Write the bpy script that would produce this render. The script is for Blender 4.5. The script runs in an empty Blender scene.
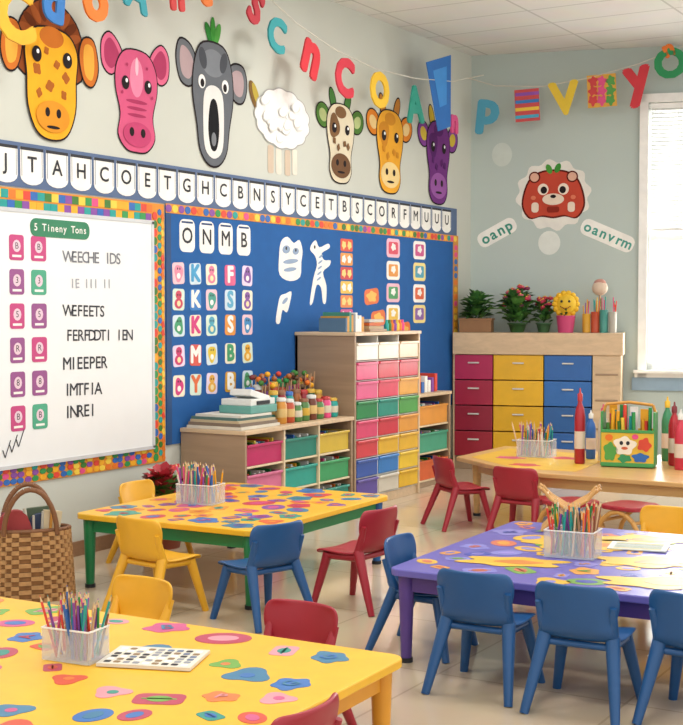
import bpy, math, random
from mathutils import Vector, Matrix, Euler
random.seed(7)
scene=bpy.context.scene
COL=bpy.context.collection
# ------------------------------------------------------------------ materials
def s2l(c): return c/12.92 if c<=0.04045 else ((c+0.055)/1.055)**2.4
def hexc(h):
    h=h.lstrip('#'); return tuple(s2l(int(h[i:i+2],16)/255) for i in (0,2,4))+(1,)
_m={}
def M(h,rough=.5,kind='plain',spec=.5,var=.06,scale=9.0):
    key=(h,rough,kind,scale)
    if key in _m: return _m[key]
    m=bpy.data.materials.new('%s_%s'%(kind,h.strip('#'))); m.use_nodes=True
    nt=m.node_tree; b=nt.nodes['Principled BSDF']; b.inputs['Roughness'].default_value=rough
    b.inputs['Specular IOR Level'].default_value=spec
    c=hexc(h)
    tc=nt.nodes.new('ShaderNodeTexCoord'); nz=nt.nodes.new('ShaderNodeTexNoise')
    nz.inputs['Scale'].default_value=scale; nz.inputs['Detail'].default_value=3
    mp=nt.nodes.new('ShaderNodeMapping'); nt.links.new(tc.outputs['Object'],mp.inputs['Vector']); nt.links.new(mp.outputs['Vector'],nz.inputs['Vector'])
    rp=nt.nodes.new('ShaderNodeValToRGB'); nt.links.new(nz.outputs['Fac'],rp.inputs['Fac'])
    v=var if kind!='wood' else .12
    rp.color_ramp.elements[0].position=.3; rp.color_ramp.elements[1].position=.7
    rp.color_ramp.elements[0].color=(c[0]*(1-v),c[1]*(1-v),c[2]*(1-v),1); rp.color_ramp.elements[1].color=(min(1,c[0]*(1+v*.5)),min(1,c[1]*(1+v*.5)),min(1,c[2]*(1+v*.5)),1)
    if kind=='wood':
        mp.inputs['Scale'].default_value=(1,14,14) ; nz.inputs['Scale'].default_value=1.6; nz.inputs['Distortion'].default_value=.6
    nt.links.new(rp.outputs['Color'],b.inputs['Base Color'])
    if kind=='clear':
        b.inputs['Alpha'].default_value=.25; b.inputs['Roughness'].default_value=.08
    if kind=='glow':
        b.inputs['Emission Color'].default_value=c; b.inputs['Emission Strength'].default_value=scale
    if kind=='wall':
        bp=nt.nodes.new('ShaderNodeBump'); n2=nt.nodes.new('ShaderNodeTexNoise'); n2.inputs['Scale'].default_value=120
        nt.links.new(tc.outputs['Object'],n2.inputs['Vector']); nt.links.new(n2.outputs['Fac'],bp.inputs['Height']); bp.inputs['Strength'].default_value=.04
        nt.links.new(bp.outputs['Normal'],b.inputs['Normal'])
    _m[key]=m; return m
def tile_mat(name,h1,h2,hm,sx,sy,mortar,rough,spec=.5):
    m=bpy.data.materials.new(name); m.use_nodes=True; nt=m.node_tree; b=nt.nodes['Principled BSDF']
    tc=nt.nodes.new('ShaderNodeTexCoord'); br=nt.nodes.new('ShaderNodeTexBrick')
    br.offset=0; br.inputs['Scale'].default_value=1; br.inputs['Brick Width'].default_value=sx; br.inputs['Row Height'].default_value=sy
    br.inputs['Mortar Size'].default_value=mortar; br.inputs['Color1'].default_value=hexc(h1); br.inputs['Color2'].default_value=hexc(h2); br.inputs['Mortar'].default_value=hexc(hm)
    nt.links.new(tc.outputs['Object'],br.inputs['Vector'])
    nz=nt.nodes.new('ShaderNodeTexNoise'); nz.inputs['Scale'].default_value=3; nz.inputs['Detail'].default_value=5
    nt.links.new(tc.outputs['Object'],nz.inputs['Vector'])
    mx=nt.nodes.new('ShaderNodeMixRGB'); mx.blend_type='MULTIPLY'; mx.inputs['Fac'].default_value=.12
    nt.links.new(br.outputs['Color'],mx.inputs['Color1']); nt.links.new(nz.outputs['Color'],mx.inputs['Color2'])
    nt.links.new(mx.outputs['Color'],b.inputs['Base Color']); b.inputs['Roughness'].default_value=rough; b.inputs['Specular IOR Level'].default_value=spec
    return m
# ------------------------------------------------------------------ mesh builder
class Frame:
    def __init__(s,o,u,v,n): s.o,s.u,s.v,s.n=Vector(o),Vector(u),Vector(v),Vector(n)
    def P(s,a,b,c=0): return s.o+s.u*a+s.v*b+s.n*c
XY=Frame((0,0,0),(1,0,0),(0,1,0),(0,0,1))
WX=-6.17; CY=13.09
LW=Frame((WX,0,0),(0,1,0),(0,0,1),(1,0,0))
BD=Vector((.960,.279,0)).normalized(); BN=Vector((BD.y,-BD.x,0))
BW=Frame((WX,CY,0),BD,(0,0,1),BN)
_g={}
def glyph(ch):
    if ch in _g: return _g[ch]
    cu=bpy.data.curves.new('tmp','FONT'); cu.body=ch; cu.align_x='CENTER'; cu.align_y='CENTER'; cu.resolution_u=3
    ob=bpy.data.objects.new('tmp',cu); COL.objects.link(ob)
    dg=bpy.context.evaluated_depsgraph_get(); me=bpy.data.meshes.new_from_object(ob.evaluated_get(dg))
    vs=[(v.co.x,v.co.y) for v in me.vertices]; fs=[tuple(p.vertices) for p in me.polygons]
    ec={}
    for p in me.polygons:
        L=list(p.vertices)
        for i in range(len(L)):
            e=(L[i],L[(i+1)%len(L)]); ec[e]=1
    be=[e for e in ec if (e[1],e[0]) not in ec]
    bpy.data.objects.remove(ob); bpy.data.curves.remove(cu); bpy.data.meshes.remove(me)
    _g[ch]=(vs,fs,be); return _g[ch]
class MB:
    def __init__(s): s.v=[];s.f=[];s.m=[];s.mats=[];s.sm=[]
    def mi(s,mat):
        if mat not in s.mats: s.mats.append(mat)
        return s.mats.index(mat)
    def add(s,vs,fs,mat,smooth=False):
        b=len(s.v); i=s.mi(mat); s.v+= [tuple(v) for v in vs]
        for f in fs: s.f.append(tuple(b+k for k in f)); s.m.append(i); s.sm.append(smooth)
    def box(s,c,sz,mat,fr=XY,rot=0,tilt=None):
        x,y,z=[k/2 for k in sz]; R=Matrix.Rotation(rot,3,'Z')
        if tilt is not None: R=R@tilt
        vs=[]
        for dz in (-z,z):
            for dx,dy in ((-x,-y),(x,-y),(x,y),(-x,y)):
                p=R@Vector((dx,dy,dz)); vs.append(fr.P(c[0]+p.x,c[1]+p.y,c[2]+p.z))
        s.add(vs,[(3,2,1,0),(4,5,6,7),(0,1,5,4),(1,2,6,5),(2,3,7,6),(3,0,4,7)],mat)
    def prism(s,pts,mat,fr,w0,w1):
        n=len(pts); vs=[fr.P(a,b,w0) for a,b in pts]+[fr.P(a,b,w1) for a,b in pts]
        fs=[tuple(range(n-1,-1,-1)),tuple(range(n,2*n))]+[(i,(i+1)%n,n+(i+1)%n,n+i) for i in range(n)]
        s.add(vs,fs,mat)
    def cyl(s,p0,p1,r0,r1,mat,seg=12,smooth=True,cap=True):
        p0,p1=Vector(p0),Vector(p1); d=(p1-p0).normalized(); a=d.orthogonal().normalized(); b=d.cross(a)
        vs=[]
        for p,r in ((p0,r0),(p1,r1)):
            for i in range(seg):
                t=2*math.pi*i/seg; vs.append(p+(a*math.cos(t)+b*math.sin(t))*r)
        s.add(vs,[(i,(i+1)%seg,seg+(i+1)%seg,seg+i) for i in range(seg)],mat,smooth)
        if cap: s.add(vs,[tuple(range(seg-1,-1,-1)),tuple(range(seg,2*seg))],mat)
    def lathe(s,c,prof,mat,seg=16):
        c=Vector(c); vs=[]
        for r,z in prof:
            for i in range(seg):
                t=2*math.pi*i/seg; vs.append(c+Vector((r*math.cos(t),r*math.sin(t),z)))
        fs=[]
        for k in range(len(prof)-1):
            for i in range(seg): fs.append((k*seg+i,k*seg+(i+1)%seg,(k+1)*seg+(i+1)%seg,(k+1)*seg+i))
        s.add(vs,fs,mat,True)
        n=len(prof)-1
        s.add(vs[:seg],[tuple(range(seg-1,-1,-1))],mat); s.add(vs[n*seg:],[tuple(range(seg))],mat)
    def tube(s,pts,r,mat,seg=6):
        for i in range(len(pts)-1): s.cyl(pts[i],pts[i+1],r,r,mat,seg,True,True)
    def ball(s,c,r,mat,seg=12,sc=(1,1,1)):
        c=Vector(c); vs=[];R=seg//2
        for k in range(R+1):
            ph=math.pi*k/R
            for i in range(seg):
                t=2*math.pi*i/seg; vs.append(c+Vector((r*sc[0]*math.sin(ph)*math.cos(t),r*sc[1]*math.sin(ph)*math.sin(t),-r*sc[2]*math.cos(ph))))
        s.add(vs,[(k*seg+i,k*seg+(i+1)%seg,(k+1)*seg+(i+1)%seg,(k+1)*seg+i) for k in range(R) for i in range(seg)],mat,True)
    def text(s,t,fr,u,v,size,mat,w0,w1=None,rot=0,bold=.0,adv=.62,sx=1.0):
        n=len(t); cr,sr=math.cos(rot),math.sin(rot)
        sh=[(0,0)] if bold<=0 else [(bold*math.cos(a),bold*math.sin(a)) for a in [math.pi*j/4 for j in range(8)]]
        for k,ch in enumerate(t):
            if ch==' ': continue
            vs,fs,be=glyph(ch); off=(k-(n-1)/2)*adv*size*sx
            for q,(ox,oy) in enumerate(sh):
                dw=q*.00015
                def tr(p,w):
                    x=(p[0]+ox)*size*sx+off; y=(p[1]+oy)*size; return fr.P(u+x*cr-y*sr,v+x*sr+y*cr,w+dw)
                w=w1 if w1 is not None else w0
                top=[tr(p,w) for p in vs]; s.add(top,fs,mat)
                if w1 is not None:
                    bot=[tr(p,w0) for p in vs]; N=len(vs)
                    s.add(top+bot,[(a,N+a,N+b,b) for a,b in be]+[tuple(N+i for i in reversed(f)) for f in fs],mat)
    def obj(s,name,parent=None,bevel=0,loc=None,rotz=0):
        me=bpy.data.meshes.new(name); me.from_pydata(s.v,[],s.f); 
        for m in s.mats: me.materials.append(m)
        me.polygons.foreach_set('material_index',s.m); me.polygons.foreach_set('use_smooth',s.sm); me.update()
        o=bpy.data.objects.new(name,me); COL.objects.link(o)
        if parent: o.parent=parent
        if bevel:
            b=o.modifiers.new('bevel','BEVEL'); b.width=bevel; b.segments=2; b.limit_method='ANGLE'; b.angle_limit=math.radians(50)
        if loc: o.location=loc
        o.rotation_euler.z=rotz
        return o
def empty(name,loc=(0,0,0),rz=0):
    e=bpy.data.objects.new(name,None); e.empty_display_size=.1; COL.objects.link(e); e.location=loc; e.rotation_euler.z=rz; return e
# 2D shapes
def ell(cx,cy,rx,ry,rot=0,n=24):
    c,s_=math.cos(rot),math.sin(rot); return [(cx+rx*math.cos(t)*c-ry*math.sin(t)*s_, cy+rx*math.cos(t)*s_+ry*math.sin(t)*c) for t in [2*math.pi*i/n for i in range(n)]]
def rect(cx,cy,w,h,rot=0):
    c,s_=math.cos(rot),math.sin(rot); return [(cx+a*w/2*c-b*h/2*s_,cy+a*w/2*s_+b*h/2*c) for a,b in ((-1,-1),(1,-1),(1,1),(-1,1))]
def rrect(cx,cy,w,h,r,rot=0,n=4):
    pts=[]
    for a,b,t0 in ((1,1,0),(-1,1,90),(-1,-1,180),(1,-1,270)):
        for i in range(n+1):
            t=math.radians(t0+90*i/n); pts.append((a*(w/2-r)+r*math.cos(t),b*(h/2-r)+r*math.sin(t)))
    c,s_=math.cos(rot),math.sin(rot); return [(cx+x*c-y*s_,cy+x*s_+y*c) for x,y in pts]
def blob(cx,cy,rx,ry,rot=0,k=5,amp=.14,n=28):
    ph=random.random()*6; c,s_=math.cos(rot),math.sin(rot); o=[]
    for i in range(n):
        t=2*math.pi*i/n; q=1+amp*math.sin(k*t+ph)+amp*.5*math.sin((k-2)*t+ph*2); x=rx*q*math.cos(t); y=ry*q*math.sin(t); o.append((cx+x*c-y*s_,cy+x*s_+y*c))
    return o
def spl(pts,n=4):
    o=[];N=len(pts)
    for i in range(N):
        p0,p1,p2,p3=[pts[(i+k-1)%N] for k in range(4)]
        for j in range(n):
            t=j/n; o.append(tuple(.5*((2*p1[a])+(-p0[a]+p2[a])*t+(2*p0[a]-5*p1[a]+4*p2[a]-p3[a])*t*t+(-p0[a]+3*p1[a]-3*p2[a]+p3[a])*t**3) for a in (0,1)))
    return o
def grow(pts,d):
    cx=sum(p[0] for p in pts)/len(pts); cy=sum(p[1] for p in pts)/len(pts); o=[]
    for x,y in pts:
        L=math.hypot(x-cx,y-cy) or 1; o.append((x+(x-cx)/L*d,y+(y-cy)/L*d))
    return o
# ------------------------------------------------------------------ camera
cam=bpy.data.cameras.new('camera'); co=bpy.data.objects.new('camera',cam); COL.objects.link(co)
co.location=(0,0,1.7); co.rotation_euler=(math.radians(90-2.31),0,math.radians(30.9)); cam.sensor_fit='HORIZONTAL'; cam.lens=1300/683*36
cam.clip_start=.05; scene.camera=co
# ------------------------------------------------------------------ room shell
H=4.49
wallL=M('c6c9bf',.85,'wall',.3,.03,1.2); wallB=M('b8c5c0',.85,'wall',.3,.03,1.2)
white=M('f0f0ec',.4)
b=MB(); b.box((WX-.075,6.2,H/2),(.15,15.6,H),wallL); b.obj('wall_left')
S0,S1,Z0,Z1=1.90,3.60,1.06,3.90
def bwbox(bb,s0,s1,z0,z1,w0,w1,mat): bb.box(((s0+s1)/2,(z0+z1)/2,(w0+w1)/2),(s1-s0,z1-z0,abs(w1-w0)),mat,BW)
def lwbox(bb,y0,y1,z0,z1,w0,w1,mat): bb.box(((y0+y1)/2,(z0+z1)/2,(w0+w1)/2),(y1-y0,z1-z0,abs(w1-w0)),mat,LW)
b=MB()
bwbox(b,-.05,S0,0,H,-.15,0,wallB); bwbox(b,S1,7,0,H,-.15,0,wallB); bwbox(b,S0,S1,0,Z0,-.15,0,wallB); bwbox(b,S0,S1,Z1,H,-.15,0,wallB)
b.obj('wall_back')
fl=tile_mat('floor_tile','cfbda3','c8b59a','b3a186',.9,.9,.006,.13,.65)
b=MB(); b.prism([(WX-.15,-1.6),(1.6,-1.6),(1.6,15.4),(WX-.15,13.1)],fl,XY,-.1,0); b.obj('floor')
cl=tile_mat('ceiling_tile','e2e2de','dcdcd8','c2c2bd',1.2,.6,.012,.9,.1)
b=MB(); b.prism([(WX-.15,-1.6),(1.6,-1.6),(1.6,15.4),(WX-.15,13.1)],cl,XY,H,H+.1); b.obj('ceiling')
base=M('8f6d50',.5,'wood')
b=MB(); lwbox(b,-1.5,CY-.02,0,.1,.0,.02,base); b.obj('baseboard_left')
b=MB(); bwbox(b,.0,6.9,0,.1,.0,.02,base); b.obj('baseboard_back')
b=MB(); bwbox(b,1.75,6.9,.84,.98,0,.03,M('8fa9bd',.5)); b.obj('trim_1')
b=MB()
for (a,c,d,e) in ((S0-.09,S0,Z0-.08,Z1+.09),(S1,S1+.09,Z0-.08,Z1+.09),(S0-.09,S1+.09,Z1,Z1+.09),(S0-.12,S1+.12,Z0-.08,Z0)):
    bwbox(b,a,c,d,e,0,.045,white)
bwbox(b,S0-.13,S1+.13,Z0-.03,Z0+.0,0,.14,white)
for (a,c,d,e) in ((S0,S0+.06,Z0,Z1),(S1-.06,S1,Z0,Z1),(S0,S1,Z0,Z0+.07),(S0,S1,Z1-.06,Z1),(S0,S1,2.44,2.5),(2.72,2.78,Z0,Z1)):
    bwbox(b,a,c,d,e,-.12,-.06,white)
bwbox(b,S0,S1,Z0,Z1,-.10,-.095,M('ffffff',.05,'clear'))
b.obj('window_1')
b=MB(); z=Z1-.06
slat=M('dfe2e0',.5)
bwbox(b,S0+.02,S1-.02,Z1-.06,Z1-.005,-.055,-.005,white)
while z>2.58:
    b.box(((S0+S1)/2,z,-.03),(S1-S0-.06,.006,.05),slat,BW,0,Matrix.Rotation(1.0,3,'X')); z-=.042
bwbox(b,S0+.03,S1-.03,2.54,2.57,-.045,-.015,white)
for q in (2.2,3.3): bwbox(b,q,q+.01,2.56,Z1-.05,-.031,-.029,white)
b.obj('window_blind')
# ------------------------------------------------------------------ alphabet strip
navy=M('27406f',.7); blk=M('1e1f25',.6); paper=M('efeee8',.8)
b=MB(); lwbox(b,4.3,12.72,2.5,2.79,.002,.008,M('566a8c',.8))
al='YZJIAHCJTAHCOETGHCBNSYCETBSCORFMUUURAKRRSC'; y=4.44; k=0
while y<12.66:
    pts=[(y-.105,2.765),(y-.105,2.58)]+[(y-.105*math.cos(t),2.575-.055*math.sin(t)) for t in [math.pi*i/8 for i in range(9)]]+[(y+.105,2.765)]
    b.prism(pts,paper,LW,.009,.0115)
    lwbox(b,y-.105,y+.105,2.745,2.765,.0115,.013,blk); 
    for sx in (-1,1): b.prism(rect(y+sx*.093,2.66,.006,.17),M('8b9098',.8),LW,.0115,.0125)
    b.text(al[k%len(al)],LW,y,2.65,.145,blk,.0135,None,0,.012); y+=.236; k+=1
b.obj('alphabet_card_strip')
# ------------------------------------------------------------------ whiteboard + border
pal=[M(c,.6) for c in ('d94330','eaa81e','2c8f48','2964b0','e27420','84469c','189a92','db4a82','ecc944','3b762b')]
wb=empty('whiteboard')
b=MB(); lwbox(b,4.3,7.70,.56,2.49,.003,.012,M('d98a2a',.7)); lwbox(b,4.3,7.54,.69,2.34,.012,.03,M('e9ecec',.25,'plain',.5,.01)); 
for a in ((7.53,7.555,.68,2.35),(4.3,7.555,.67,.695),(4.3,7.555,2.335,2.36)): lwbox(b,*a,.012,.036,M('c9ccce',.35))
b.obj('panel',wb)
b=MB(); y=4.35
while y<7.54:
    b.prism(rect(y,2.385,.064,.052),random.choice([pal[3],pal[6],pal[2],pal[1],pal[5]]),LW,.012,.015); b.prism(rect(y+.01,2.45,.066,.055),random.choice(pal),LW,.012,.015)
    for z in (.585,.625,.66): b.prism(ell(y+random.uniform(-.01,.01),z,.03,.02,0,10),random.choice(pal),LW,.012,.016)
    y+=.066
z=.6
while z<2.46:
    b.prism(ell(7.59,z,.028,.03,0,10),random.choice([pal[2],pal[9],pal[6],pal[3],pal[1],pal[0]]),LW,.012,.016)
    b.prism(ell(7.645,z+.03,.022,.024,0,8),random.choice([pal[2],pal[9],pal[6],pal[3]]),LW,.012,.016)
    b.prism(rect(7.68,z,.03,.045,.3),random.choice([pal[1],pal[0],pal[4],pal[8]]),LW,.012,.016); z+=.062
b.obj('decorative_border',wb)
b=MB(); b.prism(rrect(6.57,2.245,.57,.12,.05),M('2f7f5a',.6),LW,.031,.034); b.text('5 Tineny Tons',LW,6.57,2.245,.068,paper,.0345,None,0,.015,.58)
cpk,cmt,cpu=M('c2447e',.6),M('4aa583',.6),M('94508a',.6)
for r in range(6):
    zz=2.105-r*.222
    b.prism(rrect(6.16,zz,.13,.165,.02),(cpk,cpu,cpk,cpu,cpu,cpk)[r],LW,.031,.033); b.prism(rrect(6.36,zz,.14,.165,.02),(cpk,cmt,cpu,cpk,cpu,cmt)[r],LW,.031,.033)
    for yy in (6.16,6.36): b.prism(ell(yy,zz+.01,.035,.04,0,12),M('e3c9d6',.7),LW,.033,.034); b.prism(rect(yy,zz-.055,.08,.015),paper,LW,.033,.034); b.text('B35R8'[r%5],LW,yy,zz+.01,.06,blk,.0345)
b.obj('schedule_cards',wb)
b=MB(); ink=M('33353c',.7)
for t,zz,c,sz in (('WEECHE IDS',2.06,M('777a82',.7),.11),('IE III II',1.88,M('a5a8af',.7),.09),('WEFEETS',1.69,ink,.11),('FERFDDTI IEN',1.52,ink,.11),('MIEEPER',1.33,ink,.12),('IMTFIA',1.15,ink,.12),('INREI',1.0,ink,.12)):
    L=len(t); b.text(t,LW,6.58+L*.060*.5+.02,zz,sz,c,.0315,None,random.uniform(-.02,.02),.01,.52)
for i in range(3): b.tube([LW.P(6.02+i*.06,.80+i*.03,.033),LW.P(6.04+i*.06,.75+i*.03,.033),LW.P(6.09+i*.06,.86+i*.03,.033)],.003,ink,4)
b.obj('handwriting',wb)
# ------------------------------------------------------------------ blue bulletin board
bb_=empty('bulletin_board')
b=MB(); lwbox(b,7.72,12.74,.68,2.49,.003,.012,M('17599c',.85)); b.obj('blue_backing',bb_)
b=MB(); lwbox(b,7.72,12.74,2.43,2.50,.012,.016,M('d99036',.7)); lwbox(b,12.62,12.74,.68,2.43,.012,.016,M('c98c3a',.7)); lwbox(b,7.72,7.78,.68,2.43,.012,.016,M('234878',.7))
y=7.75
while y<12.72: b.prism(ell(y,2.465,.036,.03,0,10),random.choice(pal),LW,.016,.019); y+=.078
z=.72
while z<2.42: b.prism(ell(12.68,z,.04,.03,0,10),random.choice(pal),LW,.016,.019); z+=.075
b.obj('scalloped_border',bb_)
b=MB(); w=(.0125,.015)
for i,ch in enumerate('ONMB'):
    yy=7.98+i*.25; b.prism(rrect(yy,2.27,.19,.25,.05),paper,LW,*w); b.text(ch,LW,yy,2.265,.17,blk,.0155,None,0,.015); lwbox(b,yy-.07,yy+.07,2.365,2.38,.015,.016,navy)
cg=[['e58aa2','3f9ac8','dd7a98','d95a86','84509f'],['c9405a','2f7ac2','3f9a8a','5aa7c8','84509f'],['3f9a6a','d0357a','4aa0b8','e0923c','3f8ac0'],['c9336a','d4574a','e0c23c','3f9a6a','e2a62c'],['d0357a','dd6a3a','e4aa42','cf9a2a','4f9a6a']]
tile_c=[M(c,.8) for c in ('e9c4cc','cfdfe8','efe7cf','d3e5d6','e2d3e8')]
for r,zz in enumerate((1.98,1.78,1.58,1.35,1.12)):
    for c,yy in enumerate((7.87,8.08,8.29,8.54,8.78)):
        col=M(cg[r][c],.6); k=(r*2+c)%4; a_=random.uniform(-.07,.07)
        b.prism(rrect(yy,zz,.145,.165,.025,a_),tile_c[(r*3+c)%5] if k!=3 else col,LW,.0125,.014)
        if k==0: b.prism(blob(yy,zz,.05,.065,0,3,.12),col,LW,.014,.0155); b.prism(ell(yy,zz-.02,.022,.022),paper,LW,.0155,.016)
        elif k in (1,3): b.text(random.choice('AMRYKETSBIF'),LW,yy,zz,.18,col if k==1 else paper,.0145,.016,0,.045)
        else: b.prism(ell(yy,zz-.03,.05,.04),col,LW,.014,.0155); b.prism(ell(yy,zz+.035,.036,.034),col,LW,.014,.016); b.prism(ell(yy,zz-.03,.022,.022),M('f0dca8',.6),LW,.016,.0165)
        if k in (0,2): b.prism(ell(yy-.014,zz+.035,.007,.009,0,8),blk,LW,.0165,.0172); b.prism(ell(yy+.014,zz+.035,.007,.009,0,8),blk,LW,.0165,.0172)
b.obj('letter_cards',bb_)
b=MB()
gy=M('8fa3bd',.8)
b.prism(spl([(9.26,2.0),(9.42,1.95),(9.58,1.99),(9.60,2.12),(9.62,2.22),(9.57,2.31),(9.48,2.28),(9.38,2.33),(9.28,2.28),(9.25,2.14)],3),paper,LW,*w)
for cx,cz,rx,ry in ((9.36,2.22,.06,.035),(9.51,2.21,.05,.03),(9.43,2.12,.12,.02),(9.42,2.05,.1,.018)): b.prism(ell(cx,cz,rx,ry,.1),gy,LW,.015,.016)
for cx,cz in ((9.36,2.23),(9.51,2.22)): b.prism(ell(cx,cz,.014,.016,0,8),blk,LW,.016,.0165)
b.prism(spl([(9.74,1.76),(9.79,1.77),(9.85,1.92),(9.93,1.90),(9.96,1.77),(10.01,1.77),(10.02,1.92),(9.96,2.04),(10.07,2.10),(10.09,2.15),(9.98,2.15),(9.94,2.21),(10.07,2.26),(10.05,2.30),(9.9,2.26),(9.84,2.32),(9.77,2.28),(9.75,2.23),(9.83,2.18),(9.86,2.10),(9.80,1.98)],3),paper,LW,*w)
for k in range(5): b.prism(ell(9.89+.008*k,1.98+k*.05,.04,.010,.4),gy,LW,.015,.016)
b.prism(ell(9.82,2.26,.014,.016,0,8),blk,LW,.015,.0165)
b.prism(spl([(9.20,1.60),(9.26,1.59),(9.3,1.70),(9.37,1.68),(9.42,1.77),(9.44,1.86),(9.35,1.84),(9.27,1.82),(9.23,1.73)],3),paper,LW,*w); b.prism(ell(9.34,1.78,.05,.018,.5),gy,LW,.015,.016)
b.obj('paper_figures',bb_)
b=MB()
cc=['d8465e','e0943a','4a9a60','e2b844','c9508a','4f9fb6','d85f34','8a5fa8']
for j,zz in enumerate((2.30,2.17,2.04,1.91,1.78,1.65)):
    b.prism(rrect(10.38,zz,.22,.115,.02),M(('d9502f','e2943c','c93f3a','e2b844','e2843c','c9508a')[j],.6),LW,.0125,.014)
    for yy in (10.33,10.43): b.prism(blob(yy,zz,.035,.035),(paper if j%2 else M('f0cf7a',.6)),LW,.014,.015)
for i,yy in enumerate((11.28,11.84)):
    for j,zz in enumerate((2.31,2.09,1.87,1.66)):
        b.prism(rrect(yy,zz,.27,.185,.04),(paper if (i+j)%2 else M(('e8b8c8','ecd98c')[j%2],.7)),LW,.0125,.014); b.prism(rrect(yy,zz,.19,.12,.02),M(cc[(i*4+j)%8],.6),LW,.014,.0155); b.prism(blob(yy,zz+.01,.045,.035),paper,LW,.0155,.0165)
for yy,zz in ((10.85,1.83),(10.98,1.62),(11.5,1.5)):
    b.prism(rrect(yy,zz,.28,.15,.05,.1),M('dd6c2a',.6),LW,.0125,.014); b.prism(blob(yy,zz,.09,.05),M('e9b54e',.6),LW,.014,.015)
b.obj('picture_cards',bb_)
# ------------------------------------------------------------------ animal cutouts on wall (thin layered paper)
def cut(name,cy,cz,hw,hh,layers,fr=LW):
    b=MB(); w=.003
    for shp,colr in layers:
        pts=[(cy+x*hw,cz+y*hh) for x,y in shp]; b.prism(pts,M(colr,.9,'plain',.2),fr,max(.001,w-.0008),w+.0004); w+=.0006
    return b.obj(name)
K='262022'
def ear(p,c1,c2,sp=.06): return [(spl(grow(p,.03)),K),(spl(p),c1),(spl(grow(p,-.09)),c2)]
lay=[]
mn=[(-.55,-.1),(-.72,.3),(-.6,.72),(-.3,1.0),(0,1.08),(.3,1.0),(.6,.75),(.72,.3),(.55,-.1)]
lay+=[(spl(grow(mn,.03)),K),(spl(mn),'8a4520')]
for k in range(9):
    a=-1.3+k*.325; lay.append((ell(.52*math.sin(a),.45+.46*math.cos(a),.16,.07,math.pi/2-a),'6b3418' if k%2 else 'a5582a'))
lay+=ear([(-.62,.35),(-.72,.62),(-.95,.6),(-1.04,.2),(-.92,-.08),(-.72,-.02)],'c9702c','e8a844')
lay+=ear([(.62,.35),(.72,.62),(.95,.6),(1.04,.2),(.92,-.08),(.72,-.02)],'c9702c','e8a844')
hd=[(-.55,.35),(-.52,-.1),(-.50,-.55),(-.32,-.92),(0,-1.02),(.32,-.92),(.50,-.55),(.52,-.1),(.55,.35),(.3,.62),(-.3,.62)]
lay+=[(spl(grow(hd,.03)),K),(spl(hd),'eba92a'),(ell(0,.52,.26,.16),'bf6c26')]
for x,y,r in ((-.32,.0,.08),(.3,-.05,.075),(-.05,-.22,.08),(-.28,-.35,.06),(.25,-.32,.06),(.1,.12,.06),(-.12,.3,.05)): lay.append((blob(x,y,r,r*1.1,0,4,.15),'a85f26'))
lay+=[(ell(-.33,.22,.10,.12),K),(ell(.33,.22,.10,.12),K),(ell(-.31,.26,.03,.035,0,8),'ffffff'),(ell(.35,.26,.03,.035,0,8),'ffffff'),(ell(0,-.68,.36,.24),'d9902c'),(ell(-.12,-.62,.05,.07),K),(ell(.12,-.62,.05,.07),K),(ell(0,-.84,.14,.025),K)]
cut('giraffe_wall_cutout',6.52,3.29,.44,.44,lay)
lay=[]
lay+=ear([(-.42,.55),(-.5,.8),(-.78,.98),(-1.0,.8),(-.98,.42),(-.72,.28)],'d96a8c','ab3d62')
lay+=ear([(.42,.55),(.5,.8),(.78,.98),(1.0,.8),(.98,.42),(.72,.28)],'d96a8c','ab3d62')
hd=[(-.58,.48),(-.62,.1),(-.48,-.35),(-.55,-.72),(-.32,-.96),(.0,-1.0),(.32,-.96),(.55,-.72),(.48,-.35),(.62,.1),(.58,.48),(.3,.75),(-.3,.75)]
lay+=[(spl(grow(hd,.03)),K),(spl(hd),'cf5a80'),(ell(0,.3,.2,.34),'e086a4'),(ell(0,-.12,.32,.035),'a83a60'),(ell(0,-.24,.3,.03),'a83a60'),(ell(0,-.36,.28,.03),'a83a60'),(ell(0,.5,.05,.16),'eebccb'),
 (ell(-.34,.18,.11,.12),K),(ell(.34,.18,.11,.12),K),(ell(-.31,.22,.035,.04,0,8),'ffffff'),(ell(.37,.22,.035,.04,0,8),'ffffff'),(ell(0,-.7,.42,.22),'bd4770'),(ell(-.17,-.66,.07,.08),K),(ell(.17,-.66,.07,.08),K)]
for x,y in ((-.3,.5),(.3,.5),(-.45,.0),(.45,.0)): lay.append((ell(x,y,.03,.03,0,8),'a83a60'))
cut('pink_rhino_wall_cutout',7.40,3.26,.37,.41,lay)
lay=[]
lay+=ear([(-.45,.35),(-.62,.62),(-.92,.68),(-1.02,.42),(-.9,.12),(-.62,.08)],'6c7075','b09a9c')
lay+=ear([(.45,.35),(.62,.52),(.92,.5),(1.02,.25),(.9,.0),(.62,.02)],'6c7075','b09a9c')
lay+=[(ell(-.1,.86,.08,.2,.6),'2f7a34'),(ell(.12,.88,.08,.2,-.5),'4f9a44'),(ell(0,.95,.07,.18),'3f8f3a')]
hd=[(-.52,.45),(-.58,.0),(-.46,-.45),(-.38,-.8),(-.15,-1.0),(.15,-1.0),(.38,-.8),(.46,-.45),(.58,0),(.52,.45),(.28,.72),(-.28,.72)]
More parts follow.
